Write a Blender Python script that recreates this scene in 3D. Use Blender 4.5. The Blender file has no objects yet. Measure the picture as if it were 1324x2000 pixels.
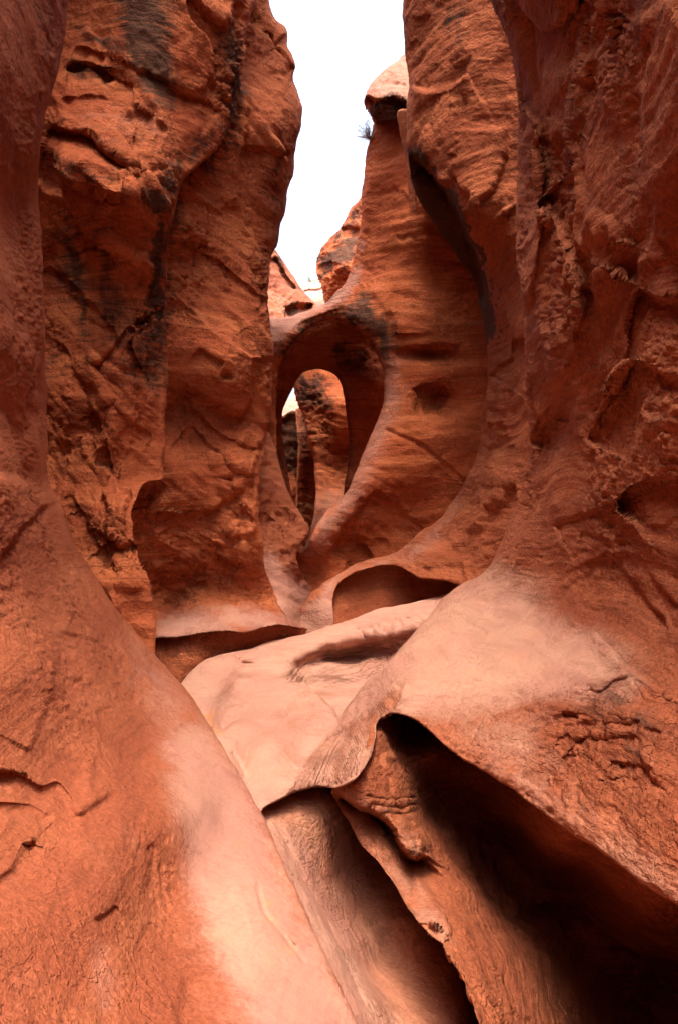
import bpy, math, random
import numpy as np
from mathutils import Vector

# ---------------------------------------------------------------- camera, sky, sun, exposure
F = 1600.0                      # focal length in photo pixels (photo is 1324 x 2000)
CAMZ = 1.6
scn = bpy.context.scene
COL = scn.collection
cam_d = bpy.data.cameras.new('camera'); cam = bpy.data.objects.new('camera', cam_d); COL.objects.link(cam)
cam.location = (0, 0, CAMZ); cam.rotation_euler = (math.radians(90), 0, 0)
cam_d.sensor_fit = 'VERTICAL'; cam_d.sensor_height = 24.0; cam_d.lens = 24.0 * F / 2000.0
cam_d.clip_start = 0.05; cam_d.clip_end = 2000
scn.camera = cam
SUN_EL, SUN_AZ = 80, 190
w = bpy.data.worlds.new('World'); scn.world = w; w.use_nodes = True
nt = w.node_tree; nt.nodes.clear()
sky = nt.nodes.new('ShaderNodeTexSky'); sky.sky_type = 'NISHITA'; sky.sun_disc = False
sky.sun_elevation = math.radians(SUN_EL); sky.sun_rotation = math.radians(SUN_AZ)
sky.dust_density = 10.0; sky.air_density = 1.0; sky.ozone_density = 0.0
bg = nt.nodes.new('ShaderNodeBackground'); bg.inputs[1].default_value = 0.15
wo = nt.nodes.new('ShaderNodeOutputWorld')
nt.links.new(sky.outputs[0], bg.inputs[0]); nt.links.new(bg.outputs[0], wo.inputs[0])
sl = bpy.data.lights.new('sun', 'SUN'); sl.energy = 0.5; sl.angle = math.radians(70); sl.color = (1.0, 0.93, 0.82)
so = bpy.data.objects.new('sun', sl); COL.objects.link(so)
_a, _e = math.radians(SUN_AZ), math.radians(SUN_EL)
sdir = Vector((math.sin(_a) * math.cos(_e), math.cos(_a) * math.cos(_e), math.sin(_e)))
so.rotation_euler = sdir.to_track_quat('Z', 'Y').to_euler()
scn.view_settings.view_transform = 'Standard'; scn.view_settings.look = 'None'
scn.view_settings.gamma = 1.0; scn.view_settings.exposure = 2.5
scn.render.engine = 'CYCLES'
scn.cycles.max_bounces = 10; scn.cycles.diffuse_bounces = 8

# ---------------------------------------------------------------- noise
rs = np.random.RandomState(7)
PERM = np.concatenate([rs.permutation(256)] * 3)
G3 = rs.normal(size=(256, 3)); G3 /= np.linalg.norm(G3, axis=1)[:, None]
def perlin(p):
    i = np.floor(p).astype(np.int64); f = p - i; i &= 255
    u = f * f * f * (f * (f * 6 - 15) + 10)
    out = 0
    for dx in (0, 1):
        for dy in (0, 1):
            for dz in (0, 1):
                h = PERM[PERM[PERM[(i[:, 0] + dx) & 255] + ((i[:, 1] + dy) & 255)] + ((i[:, 2] + dz) & 255)]
                g = G3[h]
                dot = g[:, 0] * (f[:, 0] - dx) + g[:, 1] * (f[:, 1] - dy) + g[:, 2] * (f[:, 2] - dz)
                wt = (u[:, 0] if dx else 1 - u[:, 0]) * (u[:, 1] if dy else 1 - u[:, 1]) * (u[:, 2] if dz else 1 - u[:, 2])
                out = out + wt * dot
    return out * 1.5
def fbm(p, oc=4, gain=0.5):
    a, s, t = 1.0, 0, 0
    for k in range(oc):
        s = s + a * perlin(p * (2.03 ** k) + 17.3 * k); t += a; a *= gain
    return s / t
def worley(p):
    i = np.floor(p).astype(np.int64); best = np.full(len(p), 1e9); sec = best.copy(); val = np.zeros(len(p))
    for dx in (-1, 0, 1):
        for dy in (-1, 0, 1):
            for dz in (-1, 0, 1):
                c = i + np.array([dx, dy, dz]); h = PERM[PERM[PERM[c[:, 0] & 255] + (c[:, 1] & 255)] + (c[:, 2] & 255)]
                ctr = c + .5 + G3[h] * .45; q = p - ctr; d = (q ** 2).sum(1); v = (q * G3[(h * 7 + 3) & 255]).sum(1) * .9 + (h / 255. - .5) * .9
                m = d < best; sec = np.where(m, best, np.minimum(sec, d)); val = np.where(m, v, val); best = np.where(m, d, best)
    return val, np.sqrt(sec) - np.sqrt(best)
def sstep(a, b, x):
    t = np.clip((x - a) / (b - a), 0, 1); return t * t * (3 - 2 * t)

# ---------------------------------------------------------------- 2-D helpers (photo pixels of the traced outlines)
def smooth(pts, n=8, closed=False):
    P = np.array(pts, float); m = len(P); out = []
    rng = range(m) if closed else range(m - 1)
    for i in rng:
        if closed: a, b, c, d = P[i - 1], P[i], P[(i + 1) % m], P[(i + 2) % m]
        else: a, b, c, d = P[max(i - 1, 0)], P[i], P[i + 1], P[min(i + 2, m - 1)]
        L = np.hypot(*(c - b)[:2]); k = int(max(2, min(40, L / n)))
        # centripetal-ish: limit tangents so long/short spans do not overshoot
        l0, l2 = max(np.hypot(*(b - a)[:2]), 1e-6), max(np.hypot(*(d - c)[:2]), 1e-6)
        t1 = ((b - a) / l0 + (c - b) / max(L, 1e-6)) * 0.5 * min(L, l0 * 2.5)
        t2 = ((c - b) / max(L, 1e-6) + (d - c) / l2) * 0.5 * min(L, l2 * 2.5)
        for t in np.arange(k) / k:
            h = (2*t**3 - 3*t*t + 1) * b + (t**3 - 2*t*t + t) * t1 + (-2*t**3 + 3*t*t) * c + (t**3 - t*t) * t2
            out.append(h)
    if not closed: out.append(P[-1])
    return np.array(out)
def jitter(Q, amp, seed=0, sc=0.02):
    if amp <= 0: return Q
    p = np.zeros((len(Q), 3)); p[:, :2] = Q[:, :2] * sc; p[:, 2] = seed * 3.7 + 0.5
    R = Q.copy()
    R[:, 0] += amp * 2 * fbm(p, 4, 0.6); R[:, 1] += amp * 2 * fbm(p + 31.7, 4, 0.6)
    return R
def inside(x, y, poly):
    r = np.zeros(len(x), bool); n = len(poly)
    for i in range(n):
        x1, y1 = poly[i - 1][:2]; x2, y2 = poly[i][:2]
        if y1 == y2: continue
        c = ((y1 > y) != (y2 > y)) & (x < (x2 - x1) * (y - y1) / (y2 - y1) + x1)
        r ^= c
    return r
def seg_near(x, y, Q, closed=False, near=None):
    """distance, nearest point, signed side, parameter along the line (0-1), extra value of the nearest point"""
    n = len(Q); D = np.full(len(x), 1e9); NX = x.copy(); NY = y.copy(); S = np.zeros(len(x)); T = np.zeros(len(x)); E = np.zeros(len(x))
    rng = range(n) if closed else range(n - 1)
    for i in rng:
        a = Q[i]; b = Q[(i + 1) % n]
        dx, dy = b[0] - a[0], b[1] - a[1]; L2 = dx * dx + dy * dy + 1e-12
        t = np.clip(((x - a[0]) * dx + (y - a[1]) * dy) / L2, 0, 1)
        nx = a[0] + t * dx; ny = a[1] + t * dy
        d = np.hypot(x - nx, y - ny); m = d < D
        D[m] = d[m]; NX[m] = nx[m]; NY[m] = ny[m]
        S[m] = (dx * (y - a[1]) - dy * (x - a[0]))[m]; T[m] = ((i + t) / (n - 1))[m]
        if len(a) > 2: E[m] = (a[2] + t * (b[2] - a[2]))[m]
    return D, NX, NY, np.sign(S), T, E
def tps(ctrl, x, y):
    C = np.array(ctrl, float); P = C[:, :2] / 1000; v = 1 / C[:, 2]; n = len(P)
    def K(r2): return 0.5 * r2 * np.log(r2 + 1e-12)
    A = np.zeros((n + 3, n + 3)); d = P[:, None] - P[None]
    A[:n, :n] = K((d ** 2).sum(-1)) + np.eye(n) * 2e-4
    A[:n, n] = 1; A[:n, n + 1:] = P; A[n, :n] = 1; A[n + 1:, :n] = P.T
    s = np.linalg.solve(A, np.concatenate([v, [0, 0, 0]]))
    out = np.zeros(len(x)); X = np.stack([x, y], 1) / 1000
    for k in range(0, len(x), 20000):
        q = X[k:k + 20000]; dd = ((q[:, None] - P[None]) ** 2).sum(-1)
        out[k:k + 20000] = K(dd) @ s[:n] + s[n] + q @ s[n + 1:]
    lo, hi = v.min() * 0.75, v.max() * 1.3
    return 1 / np.clip(out, lo, hi)
def unproject(x, y, d):
    return np.stack([(x - 662) / F * d, d, CAMZ + (1000 - y) / F * d], 1)
def at(x, y, d): return Vector(((x - 662) / F * d, d, CAMZ + (1000 - y) / F * d))

# features that shape the depth of a rock mass
def apply_feats(feats, x, y, d):
    off = np.zeros(len(x))
    for k, ft in enumerate(feats):
        kind = ft[0]
        if kind == 'bump':
            _, cx, cy, rx, ry, ang, amp = ft
            a = math.radians(ang); u = (x - cx) * math.cos(a) + (y - cy) * math.sin(a); v = -(x - cx) * math.sin(a) + (y - cy) * math.cos(a)
            off -= amp * np.exp(-(u / rx) ** 2 - (v / ry) ** 2)
            continue
        Q = jitter(smooth(ft[1], 10), ft[4] if len(ft) > 4 else 3, k, 0.03)
        reach = ft[2] * 4 if kind != 'step' else max(ft[2] * 3, ft[5] * 3.5)
        m = (x > Q[:, 0].min() - reach) & (x < Q[:, 0].max() + reach) & (y > Q[:, 1].min() - reach) & (y < Q[:, 1].max() + reach)
        if not m.any(): continue
        D, _, _, S, T, _ = seg_near(x[m], y[m], Q)
        tap = sstep(0, 0.12, T) * sstep(0, 0.12, 1 - T) if kind != 'step' or len(ft) < 7 else 1.0
        if kind == 'groove': o = ft[3] * np.exp(-(D / ft[2]) ** 2) * tap
        elif kind == 'step':      # the side on the right of travel (downwards in the picture) is set back
            sd = D * S
            o = ft[3] * sstep(-ft[2], ft[2], sd) * np.exp(-np.clip(sd, 0, None) / ft[5]) * tap * np.exp(-np.clip(D - ft[5] * 2.2, 0, None) / 20)
        off[m] += o
    return d + off

def poly_mask(polys, x, y, P3, wob=14):
    out = np.zeros(len(x))
    if not polys: return out
    nz = fbm(P3 * np.array([3.0, 3.0, 3.0]), 5, 0.7)
    for poly, soft, val in polys:
        Q = smooth(poly, 14, True)
        ins = inside(x, y, Q); D = seg_near(x, y, Q, True)[0]
        sd = np.where(ins, D, -D) + nz * wob * 2.0
        out = np.maximum(out, val * sstep(-soft * 1.8, soft * 1.8, sd))
    return out

def axis(lo, hi, step, a, b):
    mid = list(np.arange(max(lo, a), min(hi, b) + step * .5, step))
    s, v, L = step, mid[0], []
    while v > lo: s = min(s * 1.25, 90); v -= s; L.append(v)
    s, v, Rr = step, mid[-1], []
    while v < hi: s = min(s * 1.25, 90); v += s; Rr.append(v)
    return np.array(L[::-1] + mid + Rr)

def mass(name, outline, ctrl, mat, feats=(), holes=(), step=4.0, thick=1.2, rough=1.0, jit=3.0, big=0.05,
         pale=(), dark=(), ochre=(), lam=(), strata=0.5, flake=1.0, parent=None, seed=1, backr=40, dip=.28, facet=0.0):
    """A solid rock mass: outline points are (px, py, rounding radius in px). Front and back meet at the outline."""
    O = smooth([(p[0], p[1], p[2] if len(p) > 2 else 0) for p in outline], 8, True)
    O = jitter(O, jit, seed); O[:, 2] = np.clip(O[:, 2], 1.0, None)
    H = []
    for h in holes:
        q = smooth([(p[0], p[1], p[2] if len(p) > 2 else 0) for p in h], 6, True); q = jitter(q, jit * .6, seed + 9); q[:, 2] = np.clip(q[:, 2], 1, None); H.append(q)
    gx = axis(O[:, 0].min() - step, O[:, 0].max() + step, step, -30, 1354)
    gy = axis(O[:, 1].min() - step, O[:, 1].max() + step, step, -30, 2030)
    nx, ny = len(gx), len(gy)
    X, Y = np.meshgrid(gx, gy); x, y = X.ravel(), Y.ravel()
    ins = inside(x, y, O)
    for h in H: ins &= ~inside(x, y, h)
    I2 = ins.reshape(ny, nx)
    q = I2[:-1, :-1] | I2[1:, :-1] | I2[:-1, 1:] | I2[1:, 1:]
    vid = np.arange(nx * ny).reshape(ny, nx)
    a, b, c, e = vid[:-1, :-1][q], vid[:-1, 1:][q], vid[1:, 1:][q], vid[1:, :-1][q]
    quads = np.stack([a, e, c, b], 1)
    used = np.unique(quads); remap = -np.ones(nx * ny, int); remap[used] = np.arange(len(used)); quads = remap[quads]
    x, y, ins = x[used], y[used], ins[used]
    D, NX, NY, _, _, R = seg_near(x, y, O, True)
    for h in H:
        D2, nx2, ny2, _, _, R2 = seg_near(x, y, h, True); m = D2 < D
        D = np.where(m, D2, D); NX = np.where(m, nx2, NX); NY = np.where(m, ny2, NY); R = np.where(m, R2, R)
    near = ~ins
    x = np.where(near, NX, x); y = np.where(near, NY, y); D = np.where(near, 0, D)
    d = tps(ctrl, x, y)
    d = apply_feats(feats, x, y, d)
    Rm = R * d / F
    t = np.clip(1 - D / R, 0, 1)
    d = d + Rm * 1.15 * (1 - np.sqrt(np.clip(1 - t ** 2.2, 0, 1)))
    P = unproject(x, y, d)
    # relief of the stone
    edge = sstep(0, 10, D)
    def normals(P):
        tri = np.concatenate([quads[:, [0, 1, 2]], quads[:, [0, 2, 3]]])
        n = np.cross(P[tri[:, 1]] - P[tri[:, 0]], P[tri[:, 2]] - P[tri[:, 0]])
        N = np.zeros_like(P)
        for k in range(3): np.add.at(N, tri[:, k], n)
        return N / (np.linalg.norm(N, axis=1)[:, None] + 1e-12)
    lm = poly_mask(lam, x, y, P); pm = poly_mask(pale, x, y, P); dm = poly_mask(dark, x, y, P, 22); om = poly_mask(ochre, x, y, P, 26)
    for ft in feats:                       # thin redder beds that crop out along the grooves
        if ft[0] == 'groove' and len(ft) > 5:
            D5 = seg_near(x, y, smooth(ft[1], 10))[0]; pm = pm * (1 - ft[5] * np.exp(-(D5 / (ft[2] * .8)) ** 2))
    if big > 0:
        P = P + normals(P) * (edge * big * fbm(P * 1.3 + seed * 5.1, 3))[:, None]
    N = normals(P)
    sc = 1 - 0.8 * pm
    S = P + 0.25 * np.stack([perlin(P * 1.1 + 3), perlin(P * 1.1 + 40), perlin(P * 1.1 + 80)], 1)
    zt = S[:, 2] + dip * S[:, 0] + 0.12 * S[:, 1]
    st = fbm(np.stack([S[:, 0] * 1.2, S[:, 1] * 1.2, zt * 9], 1) + seed, 4, 0.6)
    # flakes: terraced, warped noise leaves crisp steps like spalled sandstone
    fl = fbm(np.stack([S[:, 0] * 2.0, S[:, 1] * 2.0, zt * 3.2], 1) + seed * 2.3, 5, 0.55) * 5
    ter = np.floor(fl) + sstep(0.86, 1.0, fl - np.floor(fl))
    fl2 = fbm(S * np.array([6, 6, 9]) + seed, 4, 0.6) * 4
    ter2 = np.floor(fl2) + sstep(0.82, 1.0, fl2 - np.floor(fl2))
    gate = sstep(-0.15, 0.25, fbm(P * 0.9 + seed * 1.7, 3))
    rel = sc * rough * (flake * (0.034 * (ter - fl * .7) * gate + 0.014 * (ter2 - fl2 * .6) * (gate * .7 + .3)) + 0.012 * fbm(P * 8, 4, .6)) + (strata * (0.010 + .018 * sc) + .010 * lm) * st
    dist = np.clip(d / 5, 0.6, 3)
    if facet > 0:
        W = P + .22 * np.stack([fbm(P * 2.2 + 5, 3), fbm(P * 2.2 + 50, 3), fbm(P * 2.2 + 90, 3)], 1)
        W = np.stack([W[:, 0] * 1.3, W[:, 1] * .9, (W[:, 2] + dip * 1.4 * W[:, 0]) * 1.1], 1)
        v1, e1 = worley(W * 1.15 + seed); v2, e2 = worley(W * 3.1 + seed * 2)
        rel = rel + facet * sc * sstep(0, 26, D) * (v1 * sstep(0, .12, e1) + .30 * v2 * sstep(0, .16, e2) * gate)
    P = P + N * (rel * (0.25 + 0.75 * edge) * dist ** .6)[:, None]
    nv = len(P)
    # back of the mass
    tb = np.clip(1 - D / np.maximum(backr, R), 0, 1)
    T = thick * np.sqrt(np.clip(1 - tb ** 2, 0, 1))
    dirs = P - np.array([0, 0, CAMZ]); dirs /= np.linalg.norm(dirs, axis=1)[:, None]
    B = P + dirs * (T + 0.0)[:, None]
    isb = near
    bid = np.where(isb, np.arange(nv), -1); nb = (~isb).sum(); bid[~isb] = nv + np.arange(nb)
    V = np.concatenate([P, B[~isb]])
    Fc = np.concatenate([quads, bid[quads][:, ::-1]])
    me = bpy.data.meshes.new(name)
    me.vertices.add(len(V)); me.vertices.foreach_set('co', V.ravel())
    me.loops.add(len(Fc) * 4); me.loops.foreach_set('vertex_index', Fc.ravel().astype(np.int32))
    me.polygons.add(len(Fc)); me.polygons.foreach_set('loop_start', np.arange(0, len(Fc) * 4, 4, dtype=np.int32))
    me.polygons.foreach_set('use_smooth', np.ones(len(Fc), bool))
    me.update(calc_edges=True); me.validate(clean_customdata=False)
    at_ = me.attributes.new('masks', 'FLOAT_COLOR', 'POINT')
    cc = np.zeros((len(me.vertices), 4), np.float32)
    f_ = np.stack([pm, dm, om, strata + lm * 3], 1); full = np.concatenate([f_, f_[~isb]])
    cc[:] = full[:len(cc)]; at_.data.foreach_set('color', cc.ravel())
    me.materials.append(mat)
    o = bpy.data.objects.new(name, me); COL.objects.link(o)
    # origin at the foot of the mass
    lo = V.min(0); ce = V.mean(0); org = Vector((float(ce[0]), float(ce[1]), float(lo[2])))
    me.transform(__import__('mathutils').Matrix.Translation(-org)); o.location = org
    if parent is not None:
        o.parent = parent; o.location = org - parent.location
    return o
def tag(o, label=None, cat=None, group=None, kind=None):
    if label: o['label'] = label
    if cat: o['category'] = cat
    if group: o['group'] = group
    if kind: o['kind'] = kind
    return o

# ---------------------------------------------------------------- stone
def rock(name, base, alt, pale=(0.35, 0.170, 0.130), pale2=(0.38, 0.20, 0.145), varn_shade=(0.055, 0.028, 0.018), och=(0.48, 0.21, 0.09), tilt=(12, -9), bump=1.0, vary=1.0):
    m = bpy.data.materials.new(name); m.use_nodes = True; t = m.node_tree; t.nodes.clear(); N = t.nodes; L = t.links
    def nd(k, **kw):
        n = N.new(k)
        for a, b in kw.items(): setattr(n, a, b)
        return n
    def col(c): return (c[0], c[1], c[2], 1)
    def mix(f, a, b, bt='MIX'):
        n = nd('ShaderNodeMix', data_type='RGBA', blend_type=bt)
        for s, v in ((0, f), (6, a), (7, b)):
            if hasattr(v, 'is_linked') or hasattr(v, 'links'): L.new(v, n.inputs[s])
            elif isinstance(v, tuple): n.inputs[s].default_value = col(v)
            else: n.inputs[s].default_value = v
        return n.outputs[2]
    def mth(op, a, b=None, clamp=False):
        n = nd('ShaderNodeMath', operation=op); n.use_clamp = clamp
        for s, v in ((0, a), (1, b)):
            if v is None: continue
            if isinstance(v, (int, float)): n.inputs[s].default_value = v
            else: L.new(v, n.inputs[s])
        return n.outputs[0]
    def noise(vec, scale, det=4, rough=.55, dist=0):
        n = nd('ShaderNodeTexNoise'); L.new(vec, n.inputs['Vector'])
        n.inputs['Scale'].default_value = scale; n.inputs['Detail'].default_value = det; n.inputs['Roughness'].default_value = rough; n.inputs['Distortion'].default_value = dist
        return n.outputs['Fac']
    def ramp(v, pts):
        n = nd('ShaderNodeMapRange', interpolation_type='SMOOTHSTEP'); L.new(v, n.inputs[0])
        n.inputs[1].default_value, n.inputs[2].default_value = pts[0], pts[1]
        n.inputs[3].default_value, n.inputs[4].default_value = (pts[2], pts[3]) if len(pts) > 2 else (0, 1)
        return n.outputs[0]
    geo = nd('ShaderNodeNewGeometry'); pos = geo.outputs['Position']
    wv = nd('ShaderNodeTexNoise'); wv.inputs['Scale'].default_value = 1.1; wv.inputs['Detail'].default_value = 2; L.new(pos, wv.inputs['Vector'])
    wm = nd('ShaderNodeVectorMath', operation='MULTIPLY_ADD'); L.new(wv.outputs['Color'], wm.inputs[0]); wm.inputs[1].default_value = (.22, .22, .22); L.new(pos, wm.inputs[2])
    mp = nd('ShaderNodeMapping'); mp.inputs['Rotation'].default_value = (math.radians(tilt[0]), math.radians(tilt[1]), 0); mp.inputs['Scale'].default_value = (.35, .35, 7); L.new(wm.outputs[0], mp.inputs[0])
    stp = mp.outputs[0]
    ml = nd('ShaderNodeMapping'); ml.inputs['Scale'].default_value = (1, 1, .16); L.new(wm.outputs[0], ml.inputs[0]); vert = ml.outputs[0]
    at_ = nd('ShaderNodeAttribute', attribute_name='masks'); sx = nd('ShaderNodeSeparateColor'); L.new(at_.outputs['Color'], sx.inputs[0])
    pa, va, oc, stt = sx.outputs[0], sx.outputs[1], sx.outputs[2], at_.outputs['Alpha']
    s1 = noise(stp, 1.6, 6, .65); s2 = noise(stp, 6, 4, .6)
    big = noise(pos, 1.7, 5, .6, .4); med = noise(wm.outputs[0], 9, 6, .65); fine = noise(pos, 60, 4, .6); spk = noise(pos, 190, 2, .5)
    c = mix(ramp(big, (.38, .62)), base, alt)
    c = mix(mth('MULTIPLY', ramp(s1, (.40, .62)), .45 * vary), c, tuple(v * q for v, q in zip(alt, (1.18, 1.35, 1.3))))
    s0 = noise(stp, .55, 3, .5)
    c = mix(mth('MULTIPLY', ramp(s0, (.46, .60)), .45), c, tuple(v * q for v, q in zip(base, (.70, .62, .66))))
    c = mix(mth('MULTIPLY', ramp(s0, (.50, .36)), .35), c, tuple(v * q for v, q in zip(alt, (1.10, 1.22, 1.25))))
    c = mix(mth('MULTIPLY', ramp(s2, (.52, .66)), .45), c, tuple(v * .55 for v in base))
    c = mix(mth('MULTIPLY', ramp(med, (.5, .75)), .35 * vary), c, tuple(v * q for v, q in zip(base, (.62, .58, .6))))
    c = mix(mth('MULTIPLY', ramp(med, (.5, .28)), .30 * vary), c, tuple(v * q for v, q in zip(base, (1.25, 1.5, 1.6))))
    pc = mix(ramp(big, (.35, .65)), pale, pale2)
    pc = mix(mth('MULTIPLY', ramp(s1, (.45, .6)), .16), pc, tuple(v * q for v, q in zip(pale, (.78, .66, .66))))
    pc = mix(mth('MULTIPLY', ramp(s2, (.5, .7)), .18), pc, tuple(v * q for v, q in zip(pale, (.72, .62, .60))))
    pc = mix(mth('MULTIPLY', ramp(med, (.52, .66)), .40), pc, tuple(v * q for v, q in zip(pale2, (1.1, .95, .8))))
    pw = ramp(mth('ADD', mth('ADD', pa, mth('MULTIPLY', mth('SUBTRACT', s1, .5), .7)), mth('ADD', mth('MULTIPLY', mth('SUBTRACT', med, .5), .9), mth('MULTIPLY', mth('SUBTRACT', fine, .5), .4))), (.04, 1.0))
    c = mix(pw, c, pc)
    ow = mth('MULTIPLY', ramp(mth('ADD', oc, mth('MULTIPLY', mth('SUBTRACT', noise(pos, 11, 5, .7, .6), .5), 1.6)), (.45, .8)), .85)
    c = mix(mth('MULTIPLY', ow, ramp(oc, (0, .2))), c, och)
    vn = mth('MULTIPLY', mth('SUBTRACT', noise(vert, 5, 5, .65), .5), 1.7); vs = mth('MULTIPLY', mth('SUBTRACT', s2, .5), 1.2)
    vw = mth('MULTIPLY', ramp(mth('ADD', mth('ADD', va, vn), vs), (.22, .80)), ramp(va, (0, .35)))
    c = mix(mth('MULTIPLY', vw, .93), c, varn_shade)  # varnish stains, plus the shade painted through some dark masks
    inv = mth('SUBTRACT', 1.0, mth('MULTIPLY', pw, .70))
    s3 = noise(stp, 5.5, 3, .6)
    c = mix(mth('MULTIPLY', mth('MULTIPLY', ramp(s3, (.46, .62)), stt), .16, True), c, tuple(v * .45 for v in base))
    c = mix(mth('MULTIPLY', inv, .5), c, mix(ramp(fine, (.35, .65)), (.38, .37, .37), (.62, .63, .63)), 'OVERLAY')
    c = mix(mth('MULTIPLY', inv, .3), c, mix(ramp(spk, (.35, .65)), (.34, .34, .34), (.68, .70, .72)), 'OVERLAY')
    bs = nd('ShaderNodeBsdfPrincipled'); L.new(c, bs.inputs['Base Color']); bs.inputs['Roughness'].default_value = .9
    if 'Specular IOR Level' in bs.inputs: bs.inputs['Specular IOR Level'].default_value = .12
    # height: strata, terraced flakes, grains
    tf = mth('MULTIPLY', noise(wm.outputs[0], 3.0, 6, .58, .2), 15); fr = mth('FRACT', tf); ter = mth('ADD', mth('FLOOR', tf), ramp(fr, (.84, 1.0)))
    ter = mth('SUBTRACT', ter, mth('MULTIPLY', tf, .75))
    h = mth('MULTIPLY', mth('ADD', mth('ADD', mth('MULTIPLY', s1, .016), mth('MULTIPLY', s3, .004)), mth('MULTIPLY', s2, .009)), mth('ADD', mth('MULTIPLY', stt, 1.0), .05))
    h = mth('MULTIPLY', h, mth('ADD', mth('MULTIPLY', inv, .75), .25))
    h = mth('ADD', h, mth('MULTIPLY', mth('ADD', mth('MULTIPLY', mth('MULTIPLY', ter, .013 * vary), ramp(noise(pos, 1.4, 3), (.40, .58, .12, 1.0))), mth('ADD', mth('MULTIPLY', med, .030 * vary), mth('ADD', mth('MULTIPLY', fine, .007), mth('MULTIPLY', spk, .0022)))), inv))
    bp = nd('ShaderNodeBump'); bp.inputs['Strength'].default_value = 1.0 * bump; bp.inputs['Distance'].default_value = 1.0; L.new(h, bp.inputs['Height'])
    L.new(bp.outputs[0], bs.inputs['Normal'])
    o = nd('ShaderNodeOutputMaterial'); L.new(bs.outputs[0], o.inputs[0])
    return m

RED = rock('red_sandstone', (.27, .068, .028), (.32, .090, .037))
ROSE = rock('rose_sandstone', (.25, .068, .031), (.285, .084, .038), vary=.25)
ORANGE = rock('orange_sandstone', (.30, .069, .026), (.36, .100, .038))
PALEM = rock('pale_sandstone', (.36, .130, .075), (.42, .17, .10), pale=(.42, .208, .155), pale2=(.45, .250, .178))
RIGHT = rock('leaning_wall_sandstone', (.265, .072, .032), (.30, .088, .039), pale=(.41, .205, .150), pale2=(.44, .24, .165), vary=.7)
TOWER = rock('tower_sandstone', (.34, .075, .025), (.40, .104, .037))
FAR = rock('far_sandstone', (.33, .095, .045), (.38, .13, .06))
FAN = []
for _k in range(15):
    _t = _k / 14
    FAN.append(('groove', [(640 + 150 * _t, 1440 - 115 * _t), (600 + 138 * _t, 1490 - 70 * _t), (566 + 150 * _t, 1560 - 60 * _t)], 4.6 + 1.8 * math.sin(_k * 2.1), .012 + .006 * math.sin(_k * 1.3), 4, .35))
RIBS = [('groove', [(712 + 7 * k, 1552 + 15 * k + 3 * math.sin(k * 2)), (752 + 6 * k, 1563 + 15 * k), (808 + 4 * k, 1556 + 15 * k)], 3.4, .022 + .01 * math.sin(k * 1.7), 3, .6) for k in range(9)]
SWIRL = [('groove', [(562 + 9 * u, 1322 + 2 * u), (588 + 9 * u, 1292 + 5 * u), (650 + 7 * u, 1266 + 7 * u), (740 + 2 * u, 1252 + 7 * u), (826 - 3 * u, 1230 + 8 * u)], 2.4 + 1.2 * math.sin(u * 3), .011 + .005 * math.sin(u * 2), 5, .35) for u in (0, .8, 1.9, 2.6, 3.8, 4.5, 5.2, 6.5, 7.6, 8.2, 9.5)]
SCALES = [('step', [(690 + 18 * k + (k % 3) * 5, 1246 - 5.4 * k - (k % 2) * 4), (698 + 18 * k, 1232 - 5 * k), (712 + 18 * k, 1236 - 5 * k), (716 + 18 * k, 1246 - 5 * k)], 2.2, .045, 2, 12) for k in range(8)]
FLAKES = [('step', [(1060 + 150 * a + 20 * math.sin(k * 3), 1400 + 150 * b), (1080 + 150 * a, 1392 + 150 * b + 6 * math.sin(k)), (1118 + 150 * a, 1402 + 150 * b)], 4, .022, 5, 26) for k, (a, b) in enumerate([(.1, .0), (.45, .05), (.8, .1), (.1, .3), (.5, .32), (.95, .3), (.3, .55), (.75, .6), (1.1, .65), (1.2, .2), (.9, .85), (1.3, .95)])]
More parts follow.
